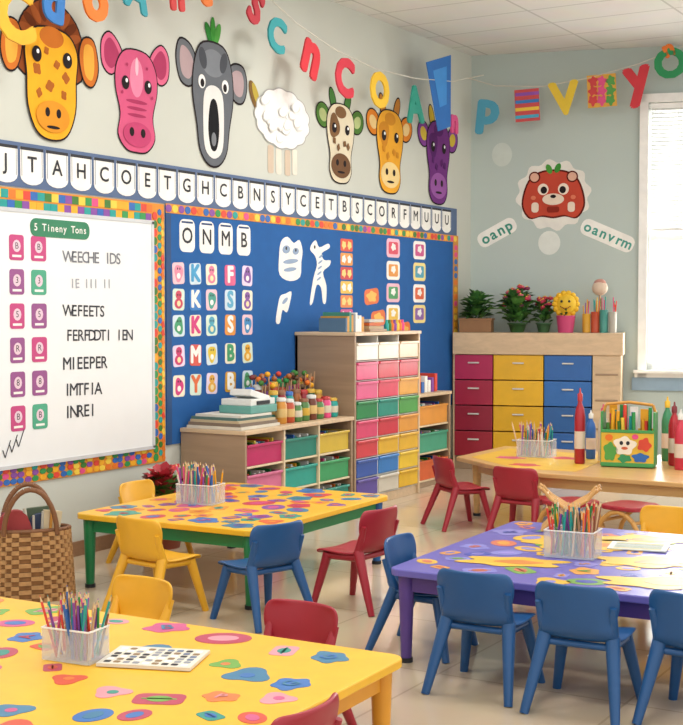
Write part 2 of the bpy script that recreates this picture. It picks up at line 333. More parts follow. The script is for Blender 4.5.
lay+=[(spl(grow(hd,.03)),K),(spl(hd),'666a70'),(ell(0,.46,.34,.2),'7d8288'),(ell(-.3,.5,.1,.16,.4),'4c4f55'),(ell(.3,.5,.1,.16,-.4),'4c4f55'),
 (spl([(-.26,.02),(-.30,-.45),(-.24,-.8),(0,-.92),(.24,-.8),(.30,-.45),(.26,.02),(0,.14)]),'e0dfdb'),(spl([(-.11,-.15),(-.16,-.5),(-.08,-.78),(.08,-.78),(.16,-.5),(.11,-.15),(0,-.05)]),'1b1b1e'),(ell(0,-.64,.07,.1),'7a7d82'),
 (ell(-.34,.16,.10,.10),'ecece8'),(ell(.34,.16,.10,.10),'ecece8'),(ell(-.33,.14,.055,.06),K),(ell(.33,.14,.055,.06),K)]
cut('donkey_wall_cutout',8.33,3.39,.45,.54,lay)
fl_=[]
for i in range(84):
    t=2*math.pi*i/84; q=1+.07*abs(math.sin(t*6.5)); fl_.append((.86*q*math.cos(t)+.06,.26+.62*q*math.sin(t)))
lay=[(rrect(-.34,-.68,.19,.62,.05),'cbb9a4'),(rrect(-.08,-.70,.18,.58,.05),'e0dacb'),(rrect(.22,-.70,.18,.58,.05),'cbb9a4'),(rrect(.46,-.66,.17,.58,.05),'e0dacb'),
 (ell(-.86,.62,.13,.34,.4),'7a5c34'),(ell(-.82,.66,.08,.26,.4),'b5a044'),(grow(fl_,.03),'a9a9a5'),(fl_,'eeede9')]
for i in range(18):
    x=random.uniform(-.6,.7); y=random.uniform(-.2,.7); lay+= [(ell(x,y,.15,.11,random.random()),'dad9d4'),(ell(x+.01,y+.02,.14,.10,random.random()),'f3f2ee')]
cut('sheep_wall_cutout',9.3,3.23,.46,.38,lay)
def face(name,cy,cz,hw,hh,main,ear_,inner,muz,horn,patch):
    hd=[(-.56,.4),(-.56,0),(-.44,-.4),(-.46,-.75),(-.25,-.98),(.25,-.98),(.46,-.75),(.44,-.4),(.56,0),(.56,.4),(.28,.66),(-.28,.66)]
    l=[(ell(-.32,.76,.14,.28,.4),K),(ell(.32,.76,.14,.28,-.4),K),(ell(-.32,.76,.11,.25,.4),horn),(ell(.32,.76,.11,.25,-.4),horn)]
    for s in (-1,1): l+=[(ell(s*.74,.38,.31,.27,s*.5),K),(ell(s*.74,.38,.28,.24,s*.5),ear_),(ell(s*.74,.38,.17,.13,s*.5),inner)]
    l+=[(spl(grow(hd,.03)),K),(spl(hd),main),(blob(-.26,.2,.22,.26,0,3,.1),patch),(ell(0,.52,.24,.13),patch),(ell(-.28,.16,.10,.11),K),(ell(.28,.16,.10,.11),K),(ell(-.25,.2,.035,.035,0,8),'ffffff'),(ell(.31,.2,.035,.035,0,8),'ffffff'),
    (ell(0,-.64,.42,.27),muz),(ell(-.16,-.58,.06,.07),K),(ell(.16,-.58,.06,.07),K),(ell(0,-.78,.16,.025),K)]
    for x,y in ((.15,-.15),(-.12,-.25),(.3,-.2),(-.3,-.12)): l.append((blob(x,y,.06,.07,0,4,.15),patch))
    cut(name,cy,cz,hw,hh,l)
face('calf_wall_cutout',10.28,3.29,.41,.42,'d9cfb4','4f7a36','b5c488','6f5038','44783a','7a5a3c')
face('cow_wall_cutout',11.22,3.32,.45,.47,'e3a332','d67e28','e6c688','e9cd8e','b97a34','c98628')
face('purple_goat_wall_cutout',12.27,3.32,.45,.50,'6f357c','7f4190','cbb240','94589f','c9aa36','572766')
OC='c04a38'
mane=[(1.0*(1+.06*math.sin(12*t))*math.cos(t),.02+.95*(1+.06*math.sin(12*t))*math.sin(t)) for t in [2*math.pi*i/72 for i in range(72)]]
body=[(-.78,.1),(-.82,-.3),(-.62,-.6),(-.3,-.54),(0,-.58),(.3,-.54),(.62,-.6),(.82,-.3),(.78,.1),(.6,.48),(.25,.66),(-.25,.66),(-.6,.48)]
cut('lion_wall_cutout',.90,2.94,.39,.39,[(mane,'e4e2da'),(spl(grow(body,.05)),'5e2018'),(spl(body),OC),(ell(-.52,.52,.16,.16),'5e2018'),(ell(.52,.52,.16,.16),'5e2018'),(ell(-.52,.52,.12,.12),'dcae98'),(ell(.52,.52,.12,.12),'dcae98'),
 (ell(-.12,.74,.08,.14,.4),'4f9a3f'),(ell(.12,.76,.08,.14,-.4),'3f8a3a'),(ell(-.28,.18,.15,.16),'ecdccc'),(ell(.28,.18,.15,.16),'ecdccc'),(ell(-.26,.16,.09,.1),K),(ell(.26,.16,.09,.1),K),(ell(0,-.1,.3,.16),'e6d4c2'),(ell(0,-.02,.08,.05),K),
 (rrect(-.5,-.32,.2,.28,.08),'e6d4c2'),(rrect(.5,-.32,.2,.28,.08),'e6d4c2'),(rrect(0,-.38,.34,.16,.06),'8a2c20'),(ell(-.55,-.05,.07,.06),'d97a5c'),(ell(.55,-.05,.07,.06),'d97a5c')],BW)
b=MB(); b.prism(ell(.34,3.40,.11,.13),M('c9d2cb',.8),BW,.001,.004); b.prism(ell(.86,2.43,.12,.13),M('dde2db',.8),BW,.001,.004); b.obj('paper_circle_decals')
b=MB(); r=.5
b.prism(rrect(.29,2.55,.46,.17,.07,r),paper,BW,.001,.005); b.text('oanp',BW,.29,2.55,.16,M('2f8f7a',.6),.006,None,r,.025,.6)
b.obj('name_banner_sign')
r=-.42
b=MB(); b.prism(rrect(1.48,2.50,.60,.18,.07,r),paper,BW,.001,.005); b.text('oanvrm',BW,1.48,2.50,.15,M('3f9a8a',.6),.006,None,r,.025,.6)
b.obj('name_banner_sign')
# ------------------------------------------------------------------ letter garlands
strM=M('c9c6ba',.8)
def garland(name,fr,w,items,line):
    b=MB(); b.tube([fr.P(a,c,w) for a,c in line],.006,strM,5)
    for u,v,ch,sz,colr,rot in items:
        mm=M(colr,.6)
        if ch=='|':
            b.prism(rect(u,v,.26,.34,rot),mm,fr,w-.004,w+.004)
            for k,cx in enumerate(('3fa8c8','e6c23a','2f7ac2','8d4aa8')): b.prism(rect(u,v-.12+k*.08,.25,.035,rot),M(cx,.6),fr,w+.004,w+.006)
        elif ch=='^': b.prism([(u-.24,v+.30),(u+.02,v-.34),(u+.30,v-.26),(u+.30,v+.46)],mm,fr,w-.004,w+.004); b.prism([(u-.1,v+.24),(u+.05,v-.1),(u+.2,v-.05),(u+.2,v+.33)],M('3a8ad2',.6),fr,w+.004,w+.006)
        elif ch=='*':
            b.prism(rect(u,v,.3,.34,rot),M('d9a23a',.6),fr,w-.004,w+.004)
            for k in range(9): b.prism(blob(u-.09+(k%3)*.09,v-.1+(k//3)*.1,.045,.05,0,5,.2),M(('c9383a','4f9a44','db4a82')[(k*2)%3],.6),fr,w+.004,w+.007)
        else: b.text(ch,fr,u,v,sz,mm,w-.008,w+.008,rot,.05)
    return b.obj(name)
garland('letter_garland',LW,.3,[(5.90,3.50,'C',.46,'e6a91e',.1),(6.24,3.66,'d',.38,'2a6fb2',-.1),(6.63,3.76,'o',.42,'e27420',.1),(7.06,3.88,'A',.34,'2f9aa8',-.2),(7.50,3.97,'n',.34,'cc3535',.1),(7.85,4.06,'e',.30,'e27420',0)],
 [(5.4,3.6),(5.9,3.66),(6.6,3.84),(7.3,4.06),(8.0,4.3),(8.3,4.47)])
garland('letter_garland',LW,.3,[(8.49,4.06,'S',.36,'b92436',-.5),(8.79,3.90,'C',.36,'2a969c',-.2),(9.32,3.84,'n',.54,'c92a36',-.35),(9.86,3.72,'C',.44,'c92f42',-.1),(10.49,3.70,'O',.42,'e6b92a',0),(11.19,3.66,'A',.46,'1c8d7a',.1),(11.66,3.82,'^',.5,'1f68b4',0),(12.05,3.62,'n',.34,'c9457e',0)],
 [(8.2,4.38),(8.5,4.24),(9.1,4.06),(9.7,3.95),(10.4,3.90),(11.2,3.93),(12.0,4.02),(12.75,4.2)])
garland('letter_garland',BW,.3,[(.229,3.86,'p',.48,'4499b6',-.1),(.647,3.88,'|',.4,'c9484a',.05),(1.04,3.92,'V',.46,'e0bf2e',.1),(1.427,4.0,'*',.4,'8fbf4a',.05),(1.789,4.13,'y',.54,'c92a36',.2),(2.126,4.24,'O',.40,'1c8d52',.3),(2.10,4.40,'n',.24,'e27420',.4),(2.5,4.3,'m',.4,'2a6fb2',.2)],
 [(.0,4.20),(.3,4.10),(.8,4.07),(1.3,4.14),(1.8,4.26),(2.3,4.44)])
# ------------------------------------------------------------------ furniture
woodL=M('d0b592',.45,'wood'); woodD=M('a98b6d',.5,'wood'); woodE=M('9f856a',.5,'wood'); ply=M('d9c6a2',.45,'wood')
def bx(b,x0,x1,y0,y1,z0,z1,m): b.box(((x0+x1)/2,(y0+y1)/2,(z0+z1)/2),(x1-x0,y1-y0,z1-z0),m)
def low_shelf(name,x0,x1,y0,y1,h,cols,stuff=True):
    b=MB(); t=.025
    bx(b,x0,x1,y0,y0+t,0,h,woodE); bx(b,x0,x1,y1-t,y1,0,h,woodE); bx(b,x0,x1+.01,y0-.01,y1+.01,h,h+.03,woodL); bx(b,x0,x0+t,y0+t,y1-t,0,h,woodE); bx(b,x0,x1-.02,y0+t,y1-t,0,.06,woodE)
    n=len(cols); dw=(y1-y0-2*t)/n
    for i in range(n):
        a=y0+t+i*dw
        if i: bx(b,x0+t,x1,a-.01,a+.01,.06,h,ply)
        for k,cx in enumerate(cols[i]):
            nz=len(cols[i]); zh=(h-.08)/nz; z0=.06+(nz-1-k)*zh
            bx(b,x0+t,x1-.01,a+.01,a+dw-.01,z0-.008,z0+.008,ply)
            if cx:
                mm=M(cx,.35); a0,a1=a+.018,a+dw-.018; hh=zh*.74
                bx(b,x0+.1,x1-.03,a0,a0+.012,z0+.01,z0+hh,mm); bx(b,x0+.1,x1-.03,a1-.012,a1,z0+.01,z0+hh,mm); bx(b,x0+.1,x0+.11,a0,a1,z0+.01,z0+hh,mm)
                bx(b,x0+.1,x1-.03,a0,a1,z0+.008,z0+.02,mm); bx(b,x1-.04,x1-.02,a0-.003,a1+.003,z0+.01,z0+hh,mm); bx(b,x1-.04,x1-.005,a0-.003,a1+.003,z0+hh-.02,z0+hh,mm)
                if stuff:
                    q=a0+.03
                    while q<a1-.04: bx(b,x0+.16,x1-.07,q,q+.02,z0+.02,z0+hh+random.uniform(-.02,.02),random.choice(pal+[paper]*6)); q+=.03
    return b.obj(name,None,.003)
low_shelf('cubby_shelf',WX+.02,-5.55,7.88,9.46,.77,[['b82a60','cf6f92','b84878'],['1c7d6c','289c8c','1c7d74'],['cfb03a','3a9c60','1c8a78']])
low_shelf('small_bookshelf',WX+.02,-5.68,10.85,11.6,.87,[['dd943a','479c7c','d36234']])
b=MB(); x0,x1,y0,y1,h=WX+.02,-5.55,9.49,10.69,1.48
bx(b,x0,x1,y0,y0+.03,0,h,woodE); bx(b,x0,x1,y1-.03,y1,0,h,woodL); bx(b,x0,x1+.01,y0-.01,y1+.01,h,h+.03,woodL); bx(b,x0,x0+.03,y0,y1,0,h,woodE); bx(b,x0,x1-.02,y0,y1,0,.08,woodL)
grid=[['e0d8c8','d9cbb0','d0b08a'],['d94e7a','c93040','c93444'],['dd5a88','d8405a','e0a244'],['1f8246','1c8a78','4f9c48'],['d6466e','c93444','dd983e'],['d0404a','e0b034','e0b034'],['3458a8','2f7ac2','e4bf34'],['5a4a9e','cfc8b8','e2b426']]
R_=8; dw=(y1-y0-.06)/3; dh=(h-.14)/R_
whp=M('dedbd2',.4)
for c in range(3):
    bx(b,x0+.03,x1-.005,y0+.03+c*dw-.006,y0+.03+c*dw+.006,.08,h,whp)
    for r in range(R_):
        a=y0+.03+c*dw; z0=.09+(R_-1-r)*dh; mm=M(grid[r][c],.3)
        bx(b,x0+.03,x1-.01,a,a+dw,z0-.006,z0+.002,whp)
        bx(b,x0+.08,x1,a+.012,a+dw-.012,z0+.008,z0+dh-.012,mm)
        bx(b,x1-.002,x1+.014,a+.012,a+dw-.012,z0+dh-.034,z0+dh-.012,mm)
b.obj('drawer_tower_cabinet',None,.004)
b=MB(); s0,s1,h=-.10,1.66,1.40; D=.55; cb=lambda *a: bwbox(b,*a)
cb(s0,s1+.02,h-.17,h+.06,.40,D+.02,woodL); cb(.02,s1+.02,h-.17,h+.06,.02,.40,woodL); cb(1.37,s1,0,h-.17,.02,D-.0,woodL); cb(s0,s1,0,.14,.40,D-.04,woodE); cb(.02,s1,.0,h,.02,.06,woodE); cb(s0,s0+.02,0,h-.17,.40,D-.01,woodL)
segs=[(-.08,.325,['ab2052','a01f40','8f1c36','9a2034']),(.335,.86,['e0ad1e','e4b222','dcaa1c','e0ad1e']),(.87,1.36,['2862a8','2b6ab2','265e9e','2862a8'])]
for a,c,cols in segs:
    for k,cx in enumerate(cols):
        dh=(h-.17-.14)/4; z0=.14+(3-k)*dh; mm=M(cx,.35)
        cb(a,c,z0+.006,z0+dh-.006,.40 if a<0 else .06,D,mm)
        m2=(a+c)/2; cb(m2-.06,m2+.06,z0+dh*.64,z0+dh*.70,D,D+.02,M('cfcdc6',.3))
for z in (.45,.75,1.02): cb(1.40,1.63,z,z+.02,D,D+.008,woodE)
b.obj('storage_cabinet',None,.004)
# ------------------------------------------------------------------ tables
def table(name,cx,cy,w,d,rot,h,top,apron,legs,decor,poly=None,decs=60,seed=1):
    random.seed(seed)
    e=empty(name,(cx,cy,0),rot)
    b=MB(); pts=poly or rrect(0,0,w,d,.06)
    b.prism(pts,top,XY,h-.035,h); b.obj('tabletop',e,.006)
    b=MB()
    ins=.07
    if not poly:
        for sx in (-1,1): b.box((sx*(w/2-ins),0,h-.035-.04),(.025,d-2*ins,.08),apron)
        for sy in (-1,1): b.box((0,sy*(d/2-ins),h-.035-.04),(w-2*ins,.025,.08),apron)
        cor=[(-w/2+ins,-d/2+ins),(w/2-ins,-d/2+ins),(w/2-ins,d/2-ins),(-w/2+ins,d/2-ins)]
    else:
        c0=Vector((sum(p[0] for p in poly)/len(poly),sum(p[1] for p in poly)/len(poly)))
        cor=[(p[0]+(c0.x-p[0])*.1,p[1]+(c0.y-p[1])*.1) for p in poly]
        for i in range(len(cor)):
            p,q=Vector(cor[i]),Vector(cor[(i+1)%len(cor)]); mid=(p+q)/2; L=(q-p).length
            b.box((mid.x,mid.y,h-.075),(L,.025,.08),apron,XY,math.atan2(q.y-p.y,q.x-p.x))
    b.obj('apron',e,.003)
    for i,(x,y) in enumerate(cor):
        b=MB(); m=legs[i%len(legs)]
        b.cyl((x,y,.02),(x,y,h-.035),.026,.040,m,14); b.cyl((x,y,0),(x,y,.022),.032,.032,blk,12); b.obj('leg_%d'%(i+1),e)
    if decor:
        b=MB(); placed=[]; lim=0
        while len(placed)<decs and lim<9000:
            lim+=1; x=random.uniform(-w/2+.09,w/2-.09); y=random.uniform(-d/2+.08,d/2-.08); r=random.uniform(.055,.115)
            if any((x-a)**2+(y-c)**2<((r+q)*.92)**2 for a,c,q in placed): continue
            placed.append((x,y,r)); k=random.random(); c1,c2=random.sample(decor,2); rot_=random.uniform(0,3); g0=h+.0005
            m1,m2=M(c1,.4),M(c2,.4)
            if k<.3: b.prism(ell(x,y,r,r*.75,rot_),m1,XY,g0,g0+.001); b.prism(ell(x,y,r*.55,r*.36,rot_),m2,XY,g0,g0+.0018)
            elif k<.6: b.prism(blob(x,y,r,r*.85,rot_,5,.12),m1,XY,g0,g0+.001); b.text(random.choice('ABSRPGeao5'),XY,x,y,r*1.1,m2,g0+.0018,None,rot_,.02)
            elif k<.85: b.prism(rrect(x,y,r*1.6,r*1.1,r*.3,rot_),m1,XY,g0,g0+.001); b.prism(ell(x,y,r*.4,r*.3,rot_),m2,XY,g0,g0+.0018); b.prism(rect(x,y,r*1.1,r*.1,rot_),m2,XY,g0,g0+.0018)
            else: b.prism(blob(x,y,r*.9,r*.9,rot_,3,.2),m1,XY,g0,g0+.001); b.prism(ell(x,y,r*.3,r*.3),m2,XY,g0,g0+.0018)
        b.obj('tabletop_decals',e)
    return e
TH=.46
yel=M('ecb52a',.36); grn=M('1a7c48',.38); pur=M('553c86',.4); blu=M('1d5896',.38); topPur=M('665fae',.36)
table('classroom_table',-4.82,6.78,1.32,1.66,math.radians(1.1),TH,yel,grn,[grn,grn,blu,yel],['cf4a7e','d6602f','2b9484','c93648','386fb2','c94f86','c93648','3a7a9c','804a9c','dd8f2a'],None,60,3)
table('classroom_table',-3.25,3.31,2.20,1.50,math.radians(1.5),TH,yel,M('d9962a',.38),[M('d9962a',.38)],['cf5038','c95586','2b8f80','d97a3c','386fb2','b5405a','dd94a0','6fa648','3f7a9c'],None,62,5)
e=table('classroom_table',-2.05,6.28,1.94,1.64,math.radians(1.5),TH,topPur,pur,[pur,pur,pur,pur],['d9ad38','d6953a','6f9c46','8480c4','444fa6','7f7fc8','c96f54','9085d0'],None,80,9)
b=MB(); g0=TH+.0022
for x,y,rx,ry in ((-.35,.25,.3,.16),(.1,-.05,.26,.14),(-.5,-.38,.25,.12),(.45,.35,.25,.14),(.3,-.5,.3,.13),(-.1,.55,.28,.12)):
    b.prism(blob(x,y,rx,ry,.3,6,.16,40),M('dfb338',.4),XY,g0,g0+.001); b.prism(blob(x+.03,y,rx*.45,ry*.4,.3,4,.1),M('cf8038',.4),XY,g0,g0+.0015)
b.obj('yellow_decals',e)
woodT=M('cfa56a',.32,'wood')
e=table('trapezoid_table',-3.1,9.8,1,1,0,TH+.02,woodT,woodT,[woodT],None,[(-1.62,-.05),(-.76,-.72),(1.5,-.72),(1.9,0),(1.9,.95),(-1.62,.95)])
b=MB(); b.prism([(-1.5,-.02),(-.85,-.55),(-.4,-.5),(-.5,.7),(-1.5,.75)],M('e0b43a',.4),XY,TH+.0205,TH+.0215)
for x,y in ((-1.2,.1),(-.9,-.3),(-.8,.3),(-1.2,.5)): b.prism(blob(x,y,.12,.08),M(random.choice(['cf4a7e','d6602f','2b9484','c93648']),.4),XY,TH+.0215,TH+.0225)
b.obj('tabletop_decals',e)
# ------------------------------------------------------------------ chairs
_cd={}
def chair_data(key,mat):
    if key in _cd: return _cd[key]
    prof=[(.175,.282,.14),(.17,.300,.158),(.13,.312,.168),(.05,.304,.172),(-.05,.302,.170),(-.11,.308,.162),(-.150,.328,.150),(-.168,.365,.146),(-.178,.41,.160),(-.188,.46,.172),(-.197,.51,.174),(-.204,.545,.160),(-.206,.556,.135)]
    N=9; b=MB(); vs=[];fs=[]
    for k,(y,z,hw) in enumerate(prof):
        for i in range(N):
            u=-1+2*i/(N-1); back=max(0,min(1,(z-.33)/.1)) if y<-.1 else 0
            vs.append((u*hw,y+.045*u*u*back,z+.012*u*u*(1-back)))
    for k in range(len(prof)-1):
        for i in range(N-1): fs.append((k*N+i,k*N+i+1,(k+1)*N+i+1,(k+1)*N+i))
    b.add(vs,fs,mat,True); sh=b.obj('seat_shell')
    me=sh.data; bpy.data.objects.remove(sh)
    b=MB()
    for sx in (-1,1):
        b.cyl((sx*.128,.105,.30),(sx*.178,.175,0),.028,.018,mat,10)
        b.cyl((sx*.135,-.115,.33),(sx*.182,-.245,0),.030,.018,mat,10)
        b.cyl((sx*.135,-.115,.32),(sx*.150,-.168,.47),.026,.014,mat,10)
        b.cyl((sx*.130,.11,.285),(sx*.135,-.12,.295),.020,.022,mat,10)
    b.cyl((-.13,.10,.285),(.13,.10,.285),.014,.014,mat,8); b.cyl((-.135,-.12,.29),(.135,-.12,.29),.016,.016,mat,8)
    fr=b.obj('leg_frame'); mf=fr.data; bpy.data.objects.remove(fr)
    _cd[key]=(me,mf); return _cd[key]
blu_c=M('1a4f84',.4); red_c=M('9c1e2e',.38); yel_c=M('e2a824',.4)
def chair(col,x,y,deg,zs=1.0):
    mat={'b':blu_c,'r':red_c,'y':yel_c}[col]; me,mf=chair_data(col,mat)
    e=empty('school_chair',(x,y,0),math.radians(deg)); e.scale=(1.08,1.0,zs)
    o=bpy.data.objects.new('seat_shell',me); COL.objects.link(o); o.parent=e
    s=o.modifiers.new('s','SOLIDIFY'); s.thickness=.016; s.offset=0; q=o.modifiers.new('q','SUBSURF'); q.levels=1; q.render_levels=1
    o=bpy.data.objects.new('leg_frame',mf); COL.objects.link(o); o.parent=e
chair('y',-4.62,5.72,-8); chair('b',-4.03,5.86,72); chair('r',-3.75,6.44,84,1.04); chair('y',-5.56,6.84,-90,.96)
chair('y',-3.74,4.34,176,.9); chair('r',-2.86,4.29,178,.9); chair('r',-2.17,3.16,88)
chair('b',-2.94,5.76,-86); chair('b',-2.42,5.33,2); chair('b',-1.94,5.30,3); chair('b',-1.46,5.38,-3); chair('y',-2.25,7.38,180,.97)
chair('r',-4.42,9.22,-38); chair('r',-3.76,8.92,-3); chair('r',-2.9,10.98,180)
def stool(x,y,rz):
    e=empty('wooden_stool',(x,y,0),math.radians(rz)); b=MB(); m=M('c9954e',.4,'wood')
    b.prism(rrect(0,0,.34,.32,.08),red_c,XY,.33,.36); b.obj('seat_pad',e,.008); b=MB()
    for sx in (-1,1):
        pts=[(sx*.14,-.2,.0)]+[(sx*.15,-.2*math.cos(t),.02+.30*math.sin(t)) for t in [math.pi*i/10 for i in range(11)]]+[(sx*.14,.2,0)]
        b.tube([Vector(p) for p in pts],.017,m,8)
    b.cyl((-.15,-.12,.25),(.15,-.12,.25),.012,.012,m,8); b.cyl((-.15,.12,.25),(.15,.12,.25),.012,.012,m,8)
    b.obj('bentwood_legs',e)
stool(-3.30,8.66,60); stool(-2.88,8.70,75)
# ------------------------------------------------------------------ pencil caddies
clear=M('e6ecef',.08,'clear')
def caddy(x,y,z,w,d,h,n,rz,seed):
    random.seed(seed); e=empty('pencil_caddy',(x,y,z+.003),rz); b=MB(); t=.004
    b.box((0,0,.004),(w,d,.008),clear)
    for s_ in (-1,1): b.box((s_*(w/2),0,h/2),(t,d,h),clear); b.box((0,s_*d/2,h/2),(w,t,h),clear)
    b.box((0,0,h/2),(t,d-.01,h*.9),clear); b.box((0,0,h),(w+.01,t,.006),clear)
    for s_ in (-1,1): b.box((0,s_*d/2,h),(w+.006,.006,.005),white); b.box((s_*w/2,0,h),(.006,d,.005),white)
    b.obj('acrylic_box',e); b=MB()
    pc=[M(c,.4) for c in ('d94330','eaa81e','2c8f48','2964b0','e27420','84469c','189a92','db4a82','e4e0d6','e0c29c','b5906a','8a5a3a')]
    tip=M('d0b080',.6)
    for i in range(n):
        px=random.uniform(-w/2+.02,w/2-.02); py=random.uniform(-d/2+.015,d/2-.015); L=h*random.uniform(1.35,1.95)
        lx,ly=random.gauss(0,.11)*L,random.gauss(0,.10)*L
        qx=px+lx; qy=py+ly; m=random.choice(pc)
        p0=Vector((px,py,.01)); p1=Vector((qx,qy,L)); r=.0055*w/.28
        d_=(p1-p0).normalized(); b.cyl(p0,p1,r*1.2,r*1.2,m,6); b.cyl(p1,p1+d_*.018,r*1.1,r*.3,tip,6); b.cyl(p1+d_*.018,p1+d_*.024,r*.4,.0005,m,6)
    b.obj('pencils',e)
caddy(-5.04,6.66,TH,.26,.17,.125,55,.1,1); caddy(-3.16,3.44,TH,.20,.12,.115,50,.1,2); caddy(-2.34,6.18,TH,.25,.17,.135,55,.1,3); caddy(-4.15,10.1,TH+.02,.28,.2,.14,45,.1,4)
random.seed(11)
# wooden craft-stick stand on the purple table
e=empty('wooden_craft_stick_stand',(-2.62,6.86,TH+.003),.35); b=MB(); wm=M('c99a5c',.45,'wood')
for k in range(4):
    yy=-.09+k*.06
    for s_ in (-1,1):
        pts=[Vector((s_*(-.15),yy,.012)),Vector((s_*(-.09),yy,.075)),Vector((0,yy+.004*s_,.13)),Vector((s_*.10,yy,.19)),Vector((s_*(.15+.02*(k%2)),yy,.25))]
        b.tube(pts,.010,wm,8)
b.cyl((-.10,-.10,.065),(-.10,.10,.065),.008,.008,wm,8); b.cyl((.10,-.10,.065),(.10,.10,.065),.008,.008,wm,8); b.cyl((0,-.11,.13),(0,.11,.13),.010,.010,wm,8)
b.cyl((-.12,-.1,.212),(-.12,.1,.212),.007,.007,wm,8); b.cyl((.12,-.1,.212),(.12,.1,.212),.007,.007,wm,8)
b.obj('crossed_sticks',e)
e=MB(); e.box((0,0,.006),(.34,.24,.012),M('d9d2c4',.6)); 
for i in range(9):
    for j in range(6): e.prism(rrect(-.14+i*.035,-.09+j*.035,.024,.024,.006),random.choice([M('8c8f96',.6),M('8a6f4a',.6),M('5f6f8a',.6),blk,paper]),XY,.012,.0128)
e.obj('activity_board',None,0,(-2.91,3.57,TH+.003),.35)
e=MB(); e.box((0,0,.003),(.30,.22,.006),M('cfd6cf',.7)); 
for j in range(6): e.box((0,-.08+j*.03,.0065),(.24,.010,.001),random.choice([M('7a8a72',.6),M('c9a84a',.6),M('8f959c',.6)]))
e.obj('worksheet_stack',None,0,(-2.13,6.58,TH+.004),.2)
# ------------------------------------------------------------------ stuff on trapezoid table
def bottle(x,y,z,h,r,colr,cap,name='paint_bottle'):
    b=MB(); m=M(colr,.3); b.lathe((0,0,0),[(r*.9,0),(r,.01),(r,h*.62),(r*.8,h*.72),(r*.4,h*.8),(r*.38,h*.84)],m); b.lathe((0,0,0),[(r*.48,h*.83),(r*.48,h*.92),(r*.2,h*.94),(r*.12,h)],M(cap,.4)); b.lathe((0,0,0),[(r*1.01,h*.2),(r*1.012,h*.22),(r*1.012,h*.42),(r*1.01,h*.43)],M('d9c9b8',.6))
    b.obj(name,None,0,(x,y,z))
tz=TH+.0225
bottle(-3.66,9.80,tz,.60,.042,'a82430','b52e2c'); bottle(-3.56,10.06,tz,.46,.04,'cfc9ba','c9456a'); bottle(-3.44,10.24,tz,.46,.045,'c25284','d9d9d2'); bottle(-3.70,10.16,tz,.40,.04,'2964b0','d9d9d2')
bottle(-2.98,10.06,tz,.5,.045,'b02430','7a1f28'); bottle(-2.86,9.82,tz,.46,.045,'c23046','d9d9d2'); bottle(-3.12,10.34,tz,.52,.045,'3a8a60','e0b42a'); bottle(-2.74,10.0,tz,.58,.05,'a82430','d9d9d2'); bottle(-2.92,10.36,tz,.5,.045,'e2b21e','cc3535')
e=empty('craft_supply_box',(-3.27,9.84,tz),.2); b=MB()
gbox=M('3f9450',.5)
b.box((0,0,.012),(.40,.22,.02),gbox)
for s_ in (-1,1): b.box((0,s_*.11,.15),(.40,.012,.28),M('dcb438',.5)); b.box((s_*.20,0,.22),(.014,.22,.42),gbox)
b.box((0,-.118,.022),(.40,.006,.03),gbox); b.box((0,-.118,.28),(.40,.006,.025),gbox)
b.obj('box_body',e,.003); b=MB(); F=Frame((0,-.119,0),(1,0,0),(0,0,1),(0,-1,0))
b.prism(blob(-.13,.12,.05,.07),M('4f9a44',.6),F,0,.002); b.prism(blob(.13,.18,.05,.05),M('cf4630',.6),F,0,.002); b.prism(blob(-.02,.17,.08,.07),M('e8e0cf',.6),F,.000,.002); b.prism(ell(-.045,.19,.014,.016),blk,F,.002,.003); b.prism(ell(.005,.19,.014,.016),blk,F,.002,.003); b.prism(ell(-.02,.15,.025,.012),M('c9603a',.6),F,.002,.003)
b.prism(blob(.1,.08,.06,.035),M('2964b0',.6),F,0,.002); b.prism(blob(-.02,.07,.05,.03),M('2f8f5a',.6),F,0,.002); b.prism(ell(-.14,.23,.03,.025),M('e27420',.6),F,0,.002); b.prism(ell(.06,.24,.025,.02),M('db4a82',.6),F,0,.002); b.obj('printed_pictures',e)
b=MB(); b.tube([Vector((-.20,0,.42)),Vector((-.18,0,.48)),Vector((0,0,.5)),Vector((.18,0,.48)),Vector((.20,0,.42))],.012,M('c9903a',.5),8)
for i in range(20):
    x=random.uniform(-.17,.17); y=random.uniform(-.08,.08); b.cyl((x,y,.03),(x+random.uniform(-.02,.02),y,random.uniform(.34,.48)),.014,.014,random.choice(pal),8)
for i in range(4): b.box((-.13+i*.08,.05,.26),(.06,.02,.46-.03*i),random.choice([pal[2],pal[1],paper,pal[7]]))
b.obj('handle_and_markers',e)
# ------------------------------------------------------------------ stuff on cubby shelf
b=MB()
for i,(h,cx) in enumerate([(.022,'cfc9ba'),(.025,'7a6a5a'),(.018,'bfae8c'),(.022,'4f6f6a'),(.018,'d6d2c6')]):
    z=.802+sum([.022,.025,.018,.022,.018][:i]); b.box((-5.86+random.uniform(-.01,.01),8.16,z+h/2),(.50-.02*i,.54-.03*i,h),M(cx,.6),XY,random.uniform(-.03,.03))
b.obj('book_stack')
b=MB(); F=M('d9dcd8',.35); z=.908
b.box((-5.80,8.28,z+.03),(.30,.36,.06),M('5f9c92',.4)); b.box((-5.80,8.28,z+.085),(.28,.33,.05),F); b.box((-5.80,8.30,z+.13),(.20,.26,.05),M('e2e4e0',.35),XY,0,Matrix.Rotation(-.25,3,'X')); b.box((-5.66,8.28,z+.08),(.012,.18,.03),blk)
b.obj('desktop_label_printer',None,.012)
e=empty('paint_jar_collection'); k=0
